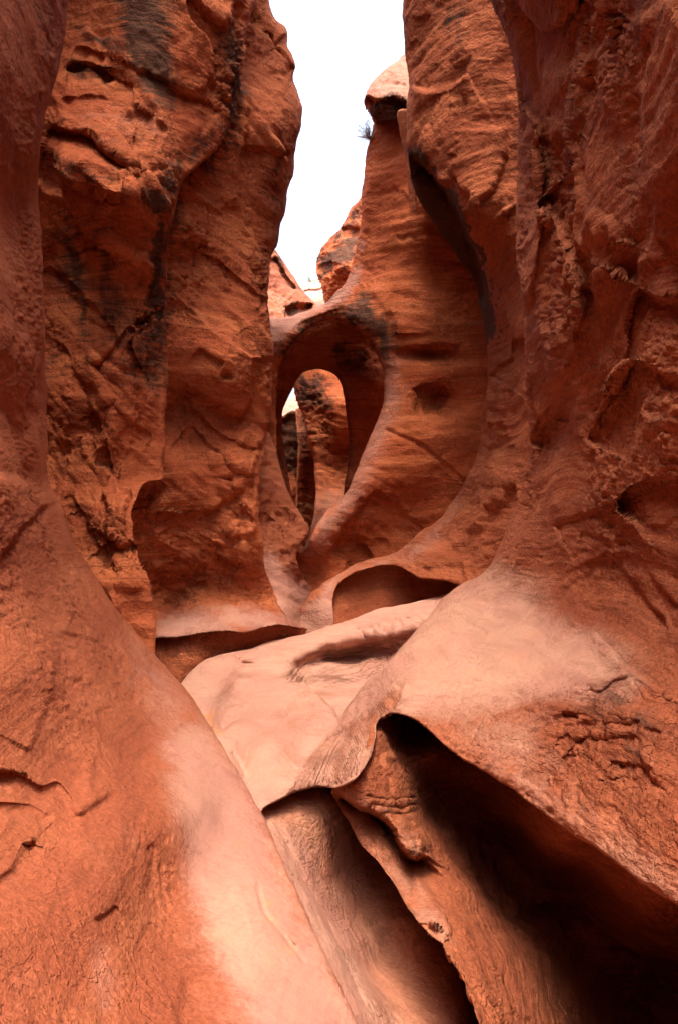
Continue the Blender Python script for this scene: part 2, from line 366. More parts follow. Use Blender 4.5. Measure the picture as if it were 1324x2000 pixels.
# ---------------------------------------------------------------- the canyon, front to back
near_left = mass('rock_wall',
    [(260,-2600,60),(170,-700,60),(128,-200,60),(136,0,50),(128,70,50),(112,150,50),(88,230,50),(78,300,40),(76,380,40),(84,480,36),(88,600,36),(90,720,36),(93,850,30),(97,940,22),
     (120,985,14),(147,1062,12),(176,1108,10),(212,1165,10),(262,1228,10),(310,1288,14),(352,1332,22),(400,1398,26),(450,1482,18),(482,1536,10),(512,1588,12),(552,1680,14),(598,1782,14),(648,1890,14),(704,2010,14),(800,2220,14),
     (900,2700,14),(-1400,2700,0),(-1700,1000,0),(-1500,-2600,0)],
    [(0,2000,1.42),(300,2000,1.78),(520,2000,1.98),(700,2000,2.22),(560,1700,2.80),(500,1570,3.2),(400,1400,4.0),(310,1290,4.7),(210,1150,4.9),(130,1000,4.9),(95,940,5.0),
     (90,700,4.9),(76,350,4.7),(130,0,4.2),(160,-1000,3.2),(200,-2500,2.8),(0,960,3.15),(50,900,3.9),(0,800,3.45),(0,500,3.5),(0,0,3.2),(60,300,4.0),(60,0,3.6),(60,700,4.1),
     (0,1300,2.45),(100,1200,3.3),(0,1600,1.95),(150,1500,2.5),(200,1300,3.4),(300,1500,3.0),(350,1600,2.65),(330,1750,2.35),(200,1750,2.0),(430,1600,2.95),(500,1750,2.5),
     (-500,1000,1.9),(-500,0,1.9),(-500,1600,1.35),(-400,2000,1.1),(-1400,1000,.9),(-1400,2600,.6),(-1400,-2400,.95),(-400,-2400,2.0),(500,2600,1.25),(0,2600,1.0)],
    ROSE, step=3, thick=2.2, backr=140, seed=1, rough=.42, strata=.35, big=.05, facet=.02,
    pale=[([(330,1440),(400,1400),(450,1480),(500,1570),(560,1690),(640,1870),(720,2060),(560,2100),(470,1960),(410,1830),(375,1740),(352,1640),(338,1540)],26,.9),([(400,1700),(560,1650),(760,2100),(760,2300),(520,2300),(430,2000)],34,.42),
          ([(250,1240),(330,1310),(400,1400),(440,1480),(330,1470),(290,1380)],40,.45),
          ([(170,1820),(215,1850),(215,1990),(180,1980)],14,.35)],
    ochre=[([(520,1760),(560,1830),(600,1870),(590,1880),(545,1840),(515,1790)],10,.5)],
    dark=[([(60,0),(140,0),(120,180),(70,300),(40,200)],60,.32)],  # overhanging top darkened in the colour, as shade
    feats=[('step',[(-60,925),(20,936),(70,950),(110,985)],14,-.22,3,90),
           ('groove',[(50,790),(72,812),(76,830)],6,.03,3),
           ('step',[(-40,1500),(40,1515),(90,1540),(120,1530),(150,1590),(190,1570),(230,1540)],9,.045,3,40),
           ('step',[(105,1290),(98,1350),(80,1420),(60,1470)],8,-.03,3,40),
           ('step',[(-60,1730),(20,1705),(60,1640)],8,.025,3,40),
           ('groove',[(-20,1575),(60,1580),(100,1600)],10,.03,5),
           ('step',[(180,1800),(205,1785),(232,1770)],6,.02,3,30),
           ('groove',[(505,1720),(518,1780),(560,1830),(600,1880)],4,.018,2),
           ('step',[(205,1240),(235,1300),(275,1370)],5,.03,3,20),
           ('step',[(150,1090),(190,1180),(250,1290),(300,1360)],5,.035,4,25),
           ('bump',30,1010,90,60,10,.10),('bump',60,1250,110,130,20,.10),('bump',220,1650,120,200,10,.06)])
tag(near_left, 'rose sandstone wall in the left foreground with a pale polished lower flank', 'rock wall', kind='thing')

midA = mass('rock_wall',
    [(60,-1500,0),(540,-1500,30),(530,-200,30),(500,0,24),(482,70,20),(474,150,16),(462,215,14),(432,285,12),(392,325,10),(360,350,8),(346,395,8),(334,440,8),(330,520,8),(326,600,8),(330,690,8),(326,760,9),
     (322,830,10),(322,900,9),(318,940,5),(296,940,5),(272,958,5),(264,995,6),(263,1050,10),(272,1090,12),(290,1125,14),(303,1200,14),(306,1290,14),(320,1420,10),(200,1500,0),(-500,1500,0),(-500,-1500,0)],
    [(200,-700,5.3),(80,0,6.2),(200,0,6.1),(350,0,6.1),(470,0,6.6),(150,230,5.85),(300,230,5.9),(440,230,6.5),(100,300,5.9),(250,380,5.75),(330,400,6.1),(100,500,6.3),(200,520,6.1),(300,600,6.35),(100,700,6.4),(220,690,6.0),(310,720,6.4),
     (120,850,6.1),(215,850,5.85),(310,850,6.3),(150,950,5.8),(230,1000,5.45),(255,960,5.9),(180,1080,5.3),(230,1150,5.0),(290,1200,5.1),(300,1290,4.95),(500,-700,6.6),(200,-1500,5.3),(500,-1500,6.6),(-400,0,5.5),(-400,1000,5.4),(-400,-1500,5.2)],
    ORANGE, step=3, thick=2.5, backr=120, seed=2, rough=1.2, strata=.9, big=.04, facet=.075, dip=.75, jit=4,
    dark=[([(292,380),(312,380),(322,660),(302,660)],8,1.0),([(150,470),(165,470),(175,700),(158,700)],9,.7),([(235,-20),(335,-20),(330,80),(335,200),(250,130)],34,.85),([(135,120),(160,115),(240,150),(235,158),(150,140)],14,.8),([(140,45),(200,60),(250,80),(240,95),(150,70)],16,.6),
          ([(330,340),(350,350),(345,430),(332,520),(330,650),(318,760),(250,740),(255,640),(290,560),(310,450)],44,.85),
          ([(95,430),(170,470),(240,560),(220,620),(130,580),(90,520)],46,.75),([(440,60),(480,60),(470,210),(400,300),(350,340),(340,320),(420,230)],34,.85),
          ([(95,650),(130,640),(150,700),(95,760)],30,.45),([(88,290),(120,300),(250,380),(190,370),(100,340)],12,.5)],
    ochre=[([(110,10),(200,20),(260,130),(330,180),(340,280),(260,270),(150,120)],60,.46)],
    pale=[([(180,200),(300,190),(330,260),(240,270),(130,220)],60,.30)],  # lit patch high on the wall, painted with the pale mask
    feats=[('step',[(100,520),(180,600),(262,690)],6,.06,5,40),('step',[(110,600),(200,705),(320,770)],6,-.06,5,40),('step',[(95,780),(150,860),(210,960)],6,.06,5,40),('step',[(140,90),(220,112),(330,165),(430,215)],6,.07,5,40),('step',[(120,190),(240,195),(330,250)],6,.05,4,40),
           ('step',[(90,250),(130,258),(170,262),(215,300),(262,330)],6,.20,3,60),
           ('step',[(262,386),(190,372),(120,345),(86,320)],6,-.20,3,60),
           ('bump',165,330,95,22,32,.13),
           ('step',[(345,395),(300,405),(275,380),(262,345)],6,-.10,4,40),
           ('step',[(130,128),(160,124),(235,152),(260,160)],6,.12,3,50),
           ('step',[(480,-20),(440,50),(400,20),(340,-30)],12,-.15,5,60),
           ('bump',235,680,30,50,30,.16),('step',[(182,720),(212,690),(258,640),(262,652)],6,.12,3,50),
           ('step',[(212,450),(240,480),(268,500),(300,490)],6,-.06,4,40),
           ('step',[(100,480),(130,560),(200,640),(230,640)],6,.05,5,50),
           ('step',[(170,800),(190,850),(215,900),(205,980),(225,1060),(262,1050)],6,.08,5,45),
           ('groove',[(205,880),(202,960),(215,1010)],8,.05,4),
           ('bump',245,985,22,55,8,.12),('step',[(222,1050),(240,1068),(262,1058)],6,.12,3,30),
           ('step',[(130,960),(160,1010),(195,1050),(225,1090)],6,.05,5,30),('step',[(150,990),(190,1070),(240,1120)],6,.05,5,30),
           ('step',[(150,1070),(180,1090),(212,1115),(240,1180),(262,1225)],6,-.06,4,40),
           ('step',[(220,780),(250,820),(300,850)],6,.05,4,30)])
tag(midA, 'tall orange wall with dark varnish streaks and jutting slab behind the left foreground wall', 'rock wall', kind='thing')

midB = mass('rock_pillar',
    [(200,-1500,20),(540,-1500,60),(520,-400,60),(526,0,30),(540,38,20),(556,50,12),(562,66,10),(560,84,14),(570,108,14),(578,132,14),(572,150,30),(580,172,50),(590,212,60),(588,255,60),(578,290,60),(574,335,60),(562,372,60),(560,400,60),(546,445,60),(541,480,60),(530,500,60),
     (526,530,50),(524,570,50),(528,620,50),(534,670,50),(534,740,50),(532,790,40),(522,845,36),(512,905,30),(506,960,26),(508,1020,26),(514,1075,26),(524,1120,26),(540,1170,22),(562,1205,12),(592,1228,3),
     (560,1222,3),(520,1224,3),(480,1234,3),(450,1231,3),(410,1233,3),(370,1240,4),(310,1246,5),(230,1270,10),(200,1000,0)],
    [(480,0,7.4),(520,100,7.5),(560,220,7.3),(480,230,6.9),(500,320,7.1),(400,400,6.75),(350,420,6.5),(340,600,6.55),(420,600,6.7),(500,600,7.0),(540,600,7.4),(345,800,6.75),(420,720,6.55),(500,760,6.9),(520,850,7.2),
     (290,960,6.35),(330,1000,6.5),(420,900,6.7),(490,950,6.8),(400,1000,6.7),(300,1100,6.45),(400,1100,6.85),(480,1100,6.8),(350,1185,6.9),(450,1185,6.7),(420,1228,6.1),(320,1240,6.1),(520,1180,7.0),(590,1228,7.0),(540,1222,6.5),(520,-1500,7.0),(250,-1500,7.0),(250,1260,6.1)],
    ORANGE, step=3, thick=2.2, backr=110, seed=3, rough=1.0, strata=.8, big=.04, facet=.07, dip=.45, jit=3,
    dark=[([(440,210),(475,150),(480,210),(470,300),(430,350),(370,370),(345,400),(345,340)],22,.6),([(345,400),(350,440),(340,600),(332,700),(325,700),(330,500)],14,.6),([(500,290),(590,260),(560,400),(530,500),(500,470),(480,350)],50,.45)],  # last patch paints shade on the side turned away
    pale=[([(310,1205),(400,1200),(480,1190),(530,1195),(592,1228),(520,1232),(420,1240),(305,1255)],16,.95)],
    feats=[('step',[(360,470),(440,520),(530,600)],6,.07,5,50),('step',[(345,560),(420,640),(520,700)],6,-.06,5,50),('step',[(350,760),(430,850),(505,880)],6,.06,5,40),
           ('step',[(520,10),(540,40),(558,66)],6,-.10,3,40),('step',[(505,60),(530,70),(545,105),(578,134)],6,.10,3,30),
           ('step',[(470,290),(510,290),(560,300),(580,290)],6,.10,4,60),
           ('step',[(355,395),(365,420),(372,470)],6,-.08,3,40),
           ('step',[(340,745),(370,760),(430,790),(480,810),(500,770),(500,700)],6,.14,5,60),
           ('step',[(390,680),(420,700),(440,710)],6,.05,3,30),('bump',444,735,10,8,0,-.08),
           ('step',[(370,830),(400,860),(440,890),(450,910),(510,930)],6,.07,5,40),
           ('step',[(270,1000),(330,1010),(380,1010),(440,980),(470,960),(505,935)],6,.08,3,50),
           ('step',[(480,970),(500,1000),(500,1035),(470,1050),(440,1030)],6,-.06,4,30),
           ('step',[(455,930),(470,990),(500,1020)],6,.05,4,30),
           ('bump',300,968,34,22,0,-.12),
           ('step',[(375,1115),(420,1090),(470,1110)],6,.03,5,40),
           ('bump',470,880,40,60,0,.06)])
tag(midB, 'broad orange rock pillar bulging against the sky, its foot flaring onto a pale ledge', 'rock pillar', kind='thing')

riser = mass('rock_ledge',
    [(200,1262,0),(310,1241,0),(370,1235,0),(410,1228,0),(450,1226,0),(480,1229,0),(520,1219,0),(560,1217,0),(592,1224,0),(640,1250,0),(600,1330,0),(420,1420,0),(200,1420,0)],
    [(250,1220,6.2),(310,1250,6.22),(450,1235,6.32),(540,1225,6.75),(590,1230,7.15),(355,1330,6.0),(450,1290,6.3),(620,1260,7.4),(250,1400,5.9),(500,1400,6.8)],
    RED, step=4, thick=1.0, seed=4, rough=.4, strata=.5, big=.04)
tag(riser, 'smooth shadowed red rock face beneath the pale ledge at the foot of the pillar', 'rock ledge', kind='thing')

floor_ = mass('canyon_floor',
    [(200,1500,0),(300,1400,0),(362,1324,10),(384,1302,12),(400,1290,14),(425,1281,16),(462,1272,16),(492,1266,14),(530,1252,12),(592,1240,12),(640,1224,12),(690,1208,12),(740,1190,12),(800,1178,12),(870,1160,12),(960,1150,0),(1000,1200,0),(900,1330,0),
     (790,1372,0),(730,1400,0),(725,1450,0),(706,1492,0),(672,1522,2),(655,1535,20),(638,1537,26),(612,1538,26),(580,1548,24),(545,1563,20),(516,1580,12),(500,1600,0),(420,1600,0)],
    [(516,1576,3.42),(460,1470,3.85),(420,1430,4.1),(380,1360,4.8),(362,1326,5.3),(400,1295,5.7),(440,1380,4.75),(500,1262,6.35),(590,1240,6.8),(690,1206,7.0),(800,1176,7.1),(870,1160,7.2),
     (520,1400,4.65),(520,1500,3.85),(600,1350,5.1),(600,1450,4.05),(640,1537,3.60),(600,1500,3.72),(570,1540,3.6),(650,1400,4.42),(700,1400,4.47),(740,1400,4.5),(720,1350,4.95),(700,1460,4.05),(725,1450,4.1),(700,1520,3.68),(655,1535,3.58),(780,1300,5.1),(640,1280,6.1),(740,1240,6.3),(830,1210,6.3),(900,1250,5.2),
     (900,1450,3.6),(250,1480,4.2),(420,1600,3.2)],
    PALEM, step=2.5, thick=.9, backr=30, seed=5, rough=.35, strata=1.1, big=.04, jit=2, lam=[([(560,1310),(640,1275),(760,1255),(840,1215),(850,1240),(760,1320),(690,1345),(610,1345),(565,1335)],12,1.0),([(440,1440),(500,1280),(470,1280),(425,1420)],12,.35),([(590,1560),(560,1500),(640,1420),(760,1330),(740,1420),(690,1540)],18,.45)],
    pale=[([(300,1300),(600,1200),(980,1120),(1000,1560),(640,1600),(300,1600)],30,1.0)],
    dark=[([(570,1580),(600,1530),(650,1440),(700,1420),(720,1460),(690,1540),(640,1545)],26,.0)],
    ochre=[([(405,1370),(425,1370),(430,1440),(412,1440)],12,.7),([(560,1340),(690,1330),(640,1400),(570,1470),(540,1480),(530,1420)],40,.5),([(380,1300),(470,1290),(440,1330),(390,1350)],20,.35)],
    feats=[('groove',[(428,1445),(440,1400),(462,1350),(478,1310),(486,1285)],24,.20,3),
           ('bump',415,1350,40,60,-20,.10),
           # the hollow under the scaly ridge
           ('step',[(556,1330),(570,1306),(600,1288),(640,1274),(690,1262),(720,1256),(755,1258),(800,1240),(845,1222)],24,.62,4,120),
           ('bump',715,1288,105,33,-13,-.42),
           ('groove',[(450,1470),(462,1480),(480,1520)],5,.03,3),
           ('bump',600,1400,60,110,28,.13),('bump',530,1430,34,90,26,-.10),('bump',560,1300,60,26,-15,.08),
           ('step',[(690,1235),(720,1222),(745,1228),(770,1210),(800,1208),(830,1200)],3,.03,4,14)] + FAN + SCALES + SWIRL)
tag(floor_, 'pale polished canyon floor sloping up between the walls', kind='structure')

near_right = mass('rock_wall',
    [(930,-2600,80),(935,-300,80),(958,0,50),(990,80,40),(1006,170,34),(1010,300,34),(1007,420,26),(1008,500,30),(1020,600,34),(1024,700,34),(1028,800,30),(1034,860,20),(1028,910,16),(1014,965,18),(996,1010,26),(975,1065,34),(958,1100,40),(936,1122,44),
     (900,1140,44),(866,1166,40),(838,1200,40),(800,1244,44),(760,1292,46),(716,1332,24),(672,1385,8),(640,1430,5),(618,1475,5),(608,1512,4),(628,1536,20),(655,1541,12),(688,1528,12),(706,1510,12),(722,1480,14),(734,1440,16),(737,1408,20),(760,1394,44),(792,1399,26),(822,1415,26),(850,1441,26),(900,1483,26),(952,1512,26),
     (1002,1546,26),(1060,1590,26),(1120,1632,26),(1170,1662,26),(1222,1700,26),(1262,1732,26),(1324,1770,26),(1500,1880,14),(2000,2200,14),(2900,2600,0),(3000,1000,0),(2800,-2600,0)],
    [(1324,1768,2.12),(1120,1630,2.58),(1000,1545,3.02),(850,1440,3.55),(760,1395,3.80),(738,1408,3.85),(635,1530,3.62),(690,1522,3.38),(720,1480,3.52),(700,1400,4.22),(700,1500,3.42),(612,1500,3.85),(640,1430,4.4),(672,1385,4.7),(650,1400,4.75),(716,1340,5.0),(800,1244,5.35),(866,1166,5.6),(936,1122,5.35),(975,1065,5.3),(1010,985,5.4),
     (1030,880,5.3),(1020,700,5.0),(1010,500,4.9),(1006,200,4.7),(970,0,4.4),(930,-2500,4.2),
     (700,1430,3.95),(760,1330,4.4),(850,1300,4.25),(850,1380,3.78),(950,1200,4.75),(950,1300,3.98),(950,1420,3.42),(1050,1160,4.45),(1050,1300,3.65),(1080,1450,3.0),(1150,1200,3.75),(1150,1350,3.1),(1180,1560,2.58),(1250,1300,3.0),(1250,1450,2.55),(1324,1600,2.22),(1324,1400,2.5),
     (1100,1050,4.25),(1100,900,4.3),(1100,700,4.0),(1060,500,4.2),(1100,300,3.8),(1060,100,3.9),(1200,1050,3.5),(1200,800,3.4),(1200,500,3.2),(1200,200,3.0),(1324,1150,2.95),(1324,900,2.85),(1324,500,2.65),(1324,100,2.35),(1200,0,2.9),
     (1700,1000,2.0),(1700,300,1.75),(1700,1500,1.6),(2900,1000,1.1),(2900,-2500,1.1),(1700,-2500,1.5),(2900,2500,.8),(1200,-900,2.0),(1500,-1000,1.7),(1100,-2500,1.7),(1000,-900,3.0)],
    RIGHT, step=3, thick=1.5, backr=50, seed=6, rough=.7, strata=.8, big=.05, facet=.05, dip=-.3, jit=2,
    pale=[([(955,1108),(1010,1120),(1060,1160),(1080,1200),(1160,1240),(1220,1290),(1250,1330),(1200,1350),(1080,1360),(980,1390),(880,1400),(800,1390),(750,1395),(735,1410),(700,1520),(640,1540),(590,1530),(590,1450),(760,1250),(866,1150)],34,.95),
          ([(540,1620),(560,1450),(700,1300),(880,1290),(850,1370),(790,1400),(760,1620)],16,.9),
          ([(740,1380),(900,1380),(1080,1370),(1060,1440),(1110,1540),(1324,1700),(1400,1800),(1324,1800),(1000,1560),(850,1440)],34,.50)],
    dark=[([(930,-50),(1000,-50),(1010,170),(1010,300),(960,100)],40,.4),([(1040,40),(1120,60),(1200,20),(1324,60),(1324,0),(1040,-60)],60,.35),  # these two patches paint the shade of the overhanging top
          ([(1110,1350),(1200,1330),(1280,1400),(1324,1450),(1324,1560),(1250,1530),(1180,1460)],30,.28),([(1200,770),(1324,780),(1324,860),(1230,830)],40,.38)],
    feats=[('bump',1120,300,38,200,-8,.14),('bump',1245,420,60,190,14,.12),('bump',1185,620,46,120,20,-.12),('bump',1300,700,60,160,0,.10),('bump',1090,620,26,120,8,.10),('bump',1150,1000,120,50,-20,.06),
           ('step',[(1056,395),(1092,470),(1128,560),(1122,690),(1066,780)],8,-.09,5,60),('step',[(1175,-20),(1130,110),(1096,240),(1100,400),(1130,500)],9,.10,5,60),('step',[(1290,60),(1250,220),(1262,400),(1230,560)],9,.09,6,60),
           ('step',[(1008,170),(1020,210),(1045,240),(1050,300),(1056,390),(1075,440)],5,-.16,4,50),
           ('step',[(1007,495),(1040,440),(1056,395),(1050,500),(1030,600)],5,-.15,4,40),
           ('bump',1075,850,22,60,15,-.22),
           ('step',[(1034,870),(1055,820),(1080,795),(1105,795),(1112,830)],5,.16,3,60),
           ('step',[(1030,900),(1022,940),(1010,975)],4,-.10,3,20),
           ('step',[(1140,868),(1180,800),(1215,730),(1250,710),(1290,735),(1330,760)],5,.10,5,60),
           ('step',[(1200,990),(1240,950),(1270,940),(1340,935)],5,.14,4,60),
           ('step',[(1080,1030),(1130,1005),(1200,990)],5,.07,5,50),
           ('step',[(1132,1040),(1175,1050),(1215,1065)],5,.05,3,40),
           ('step',[(1240,570),(1280,585),(1340,590)],5,.14,4,60),
           ('step',[(1062,230),(1085,190),(1110,158),(1140,158),(1165,185)],4,.06,4,40),
           ('step',[(1110,475),(1150,520),(1200,470)],4,.05,4,40),
           ('step',[(1120,560),(1160,520),(1210,462)],4,-.06,4,30),
           ('step',[(990,-20),(1030,30),(1075,56),(1110,30),(1140,-20)],5,.14,4,70),
           ('step',[(1060,150),(1150,110),(1230,50),(1320,-10)],14,-.08,4,70),
           ('step',[(1185,1075),(1230,1130),(1270,1180),(1310,1230)],4,.06,5,40),
           ('step',[(1210,1070),(1260,1110),(1330,1190)],4,.05,5,40),
           ('step',[(1150,1338),(1165,1350),(1195,1330),(1225,1318),(1200,1290)],4,.05,3,30),
           ('step',[(1160,1235),(1210,1290),(1260,1330),(1340,1370)],4,-.08,4,60),
           ('step',[(1085,1500),(1130,1450),(1180,1440),(1240,1440)],5,.03,5,30),
           ('step',[(1250,1400),(1260,1480),(1300,1540)],4,.05,5,40),
           ('step',[(1095,1390),(1130,1392),(1160,1400)],3,.02,2,20),('step',[(1090,1420),(1130,1412),(1170,1418)],3,.02,2,20),
           ('step',[(1120,1450),(1160,1440),(1185,1425)],3,.02,2,20),
           ('groove',[(918,1226),(938,1228),(952,1240)],4,.03,2),
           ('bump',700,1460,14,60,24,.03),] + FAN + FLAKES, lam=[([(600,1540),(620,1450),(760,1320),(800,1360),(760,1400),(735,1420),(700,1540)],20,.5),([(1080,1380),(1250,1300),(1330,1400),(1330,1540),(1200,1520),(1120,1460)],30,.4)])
tag(near_right, 'leaning red rock wall at the right swelling into a smooth pale shoulder', 'rock wall', kind='thing')

# the dark hollow under the shoulder
cavity = mass('rock_hollow',
    [(720,1440,0),(728,1400,0),(760,1380,0),(800,1385,0),(850,1420,0),(1000,1500,0),(1120,1590,0),(1400,1750,0),(2100,2000,0),(2300,2700,0),(1000,2700,10),(960,2160,10),(946,2060,10),(926,1975,10),(905,1920,8),(886,1885,7),(872,1862,6),(862,1843,5),(842,1828,6),(805,1788,7),(780,1745,7),(752,1702,7),(728,1672,7),(704,1648,6),(684,1610,5),(660,1570,4),(648,1546,3),(655,1525,0),(690,1505,0)],
    [(655,1540,3.62),(700,1530,3.45),(704,1640,3.36),(752,1700,3.15),(805,1785,2.85),(860,1840,2.65),(925,1970,2.35),(1000,2600,1.5),(740,1440,3.85),(760,1540,3.6),(810,1640,3.36),(800,1440,4.4),(790,1500,4.0),(850,1470,4.1),(850,1520,4.3),(840,1600,4.1),(900,1620,4.25),(900,1750,3.2),(880,1700,3.5),(1000,1570,3.9),(1000,1650,4.3),(1000,1730,4.2),(1000,1850,3.2),(960,1950,2.55),
     (1100,1640,3.1),(1120,1720,3.9),(1150,1850,3.9),(1200,1980,3.7),(1300,1880,3.7),(1300,1980,3.9),(1300,1760,2.9),(1600,2000,3.2),(1100,1400,5.5),(2200,2600,1.8)],
    RIGHT, step=3, thick=1.2, backr=60, seed=7, rough=.7, strata=1.3, big=.03, jit=3,
    pale=[([(655,1545),(700,1540),(760,1590),(815,1640),(822,1670),(800,1690),(760,1640),(700,1590),(730,1650),(800,1700),(860,1770),(880,1830),(850,1845),(760,1710),(690,1620)],14,.42)],
    feats=[('step',[(655,1540),(690,1566),(735,1590),(760,1612),(780,1650),(815,1682),(826,1668)],6,.36,3,70),
           ('step',[(822,1668),(815,1630),(790,1590),(770,1560),(760,1520),(745,1470)],9,-.10,4,60),
           ('step',[(745,1690),(790,1690),(840,1740),(880,1800),(880,1830),(860,1843)],7,-.07,4,40),
           ('groove',[(935,1600),(945,1680),(950,1740),(985,1785),(1020,1795),(1060,1780),(1120,1780),(1200,1840),(1250,1900)],12,.10,3),
           *RIBS,('bump',780,1620,20,14,30,.05),('bump',800,1660,18,14,30,.05),('bump',845,1800,26,18,40,.06)])
tag(cavity, 'scalloped rib and deep dark hollow beneath the pale shoulder, lower right', 'rock hollow', kind='thing')

trough = mass('rock_chute',
    [(514,1572,0),(560,1535,0),(700,1480,0),(860,1520,0),(1050,1800,0),(1150,2200,0),(1100,2700,0),(880,2700,0),(780,2220,0),(688,2000,0),(630,1885,0),(580,1780,0),(534,1680,0)],
    [(530,1590,3.52),(600,1570,3.72),(650,1560,3.88),(560,1680,3.15),(620,1640,3.6),(600,1760,2.95),(650,1720,3.6),(650,1860,2.7),(690,1800,3.5),(700,1980,2.4),(740,1880,3.4),(760,1990,2.75),(680,1680,3.85),(760,1780,3.7),(820,1850,3.45),(860,1950,3.1),(900,1990,3.0),(850,1600,4.8),(1000,2000,3.8),(700,2600,1.5),(1000,2600,2.2),(500,1570,3.6)],
    PALEM, step=4, thick=.8, seed=8, rough=.15, strata=.5, big=.02, jit=0,
    pale=[([(500,1570),(560,1600),(640,1720),(700,1830),(740,1930),(780,2050),(640,2050),(520,1700)],30,.75)],
    feats=[('groove',[(540,1600),(600,1720),(660,1850),(720,1990)],7,.03,2)])
tag(trough, 'narrow smooth rock chute curving down into shadow beside the left foreground wall', 'rock chute', kind='thing')

mid_right = mass('rock_wall',
    [(760,-1500,30),(778,-300,30),(785,0,20),(789,100,18),(796,160,18),(793,220,16),(793,290,12),(800,335,8),(814,385,7),(848,438,7),(887,495,7),(922,545,7),(938,600,8),(946,645,8),(952,700,8),(950,760,9),(938,820,10),(934,870,12),(912,930,14),(888,970,14),(858,1012,12),(822,1039,10),(794,1062,8),(767,1080,7),(722,1091,6),(695,1100,5),(676,1112,5),(645,1130,5),(613,1157,7),(590,1182,8),(572,1205,6),
     (590,1235,0),(652,1222,3),(649,1190,3),(650,1165,3),(653,1152,3),(660,1139,2),(674,1127,2),(692,1117,2),(715,1109,2),(745,1104,3),(775,1106,4),(795,1114,4),(812,1127,4),(858,1133,5),(900,1146,6),(960,1240,0),(1300,1240,0),(1300,-1500,0)],
    [(790,100,7.1),(850,60,6.7),(930,100,6.3),(1000,100,6.2),(800,330,7.1),(870,300,6.5),(950,300,6.3),(1010,350,6.2),(860,400,6.9),(930,430,6.4),(1000,500,6.3),(925,545,7.6),(945,640,7.7),(990,620,6.7),(950,700,7.7),(1010,750,6.5),(940,850,7.9),(980,850,7.0),(1020,900,6.4),
     (888,970,8.0),(950,950,7.0),(862,1008,8.0),(900,1050,7.2),(960,1060,6.6),(784,1076,8.0),(830,1085,7.3),(700,1106,7.9),(650,1135,7.6),(620,1180,7.3),(572,1200,7.6),(650,1215,7.0),(900,1130,6.9),(770,-1500,6.2),(1200,-1500,5.5),(1000,-700,5.7),(1200,600,5.5),(1200,1100,5.6)],
    RED, step=3, thick=1.6, backr=45, seed=9, flake=.5, rough=.6, strata=.9, big=.05, facet=.03, jit=3,
    pale=[([(565,1210),(620,1160),(660,1122),(655,1150),(652,1230),(590,1240)],12,.85),([(650,1132),(700,1104),(790,1074),(870,1005),(895,960),(900,990),(850,1050),(790,1092),(700,1112)],12,.6)],
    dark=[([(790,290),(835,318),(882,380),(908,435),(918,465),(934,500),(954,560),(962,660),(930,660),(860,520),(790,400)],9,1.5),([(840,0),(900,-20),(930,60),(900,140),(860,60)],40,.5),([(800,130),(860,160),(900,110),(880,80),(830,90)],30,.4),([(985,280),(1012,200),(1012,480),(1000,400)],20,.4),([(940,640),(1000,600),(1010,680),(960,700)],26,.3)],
    ochre=[([(880,260),(970,260),(980,360),(900,400),(870,320)],40,.42)],
    feats=[('step',[(797,300),(832,322),(877,383),(902,432),(912,465),(928,500),(940,540),(950,600)],7,.75,3,60),
           ('step',[(985,250),(978,330),(960,372),(940,390),(935,430)],8,-.10,4,60),
           ('step',[(800,170),(840,178),(880,160),(912,140)],6,-.10,4,50),
           ('step',[(905,470),(960,440),(1010,400)],6,.06,4,50),
           ('step',[(955,740),(975,715),(998,700),(998,660)],6,.15,3,50),
           ('step',[(940,955),(975,950),(1010,958)],5,.06,3,40),('groove',[(800,1100),(830,1060),(862,1040),(866,1015)],5,.05,3)])
tag(mid_right, 'overhanging rock wall right of the tower, its foot curling over a low cave', 'rock wall', kind='thing')

cave = mass('rock_wall',
    [(640,1300,0),(642,1200,0),(646,1165,0),(652,1145,0),(668,1124,0),(692,1109,0),(720,1101,0),(760,1095,0),(800,1096,0),(870,1118,0),(960,1120,0),(1000,1300,0)],
    [(650,1140,7.7),(652,1220,7.15),(740,1100,8.0),(800,1180,7.8),(900,1140,7.5),(900,1240,7.1),(700,1180,7.8),(630,1290,7.1)],
    RED, step=4, thick=1.0, seed=10, rough=.35, strata=.6, big=.05, jit=0)
tag(cave, 'smooth brown back wall of the low cave under the curling lip', 'rock wall', kind='thing')

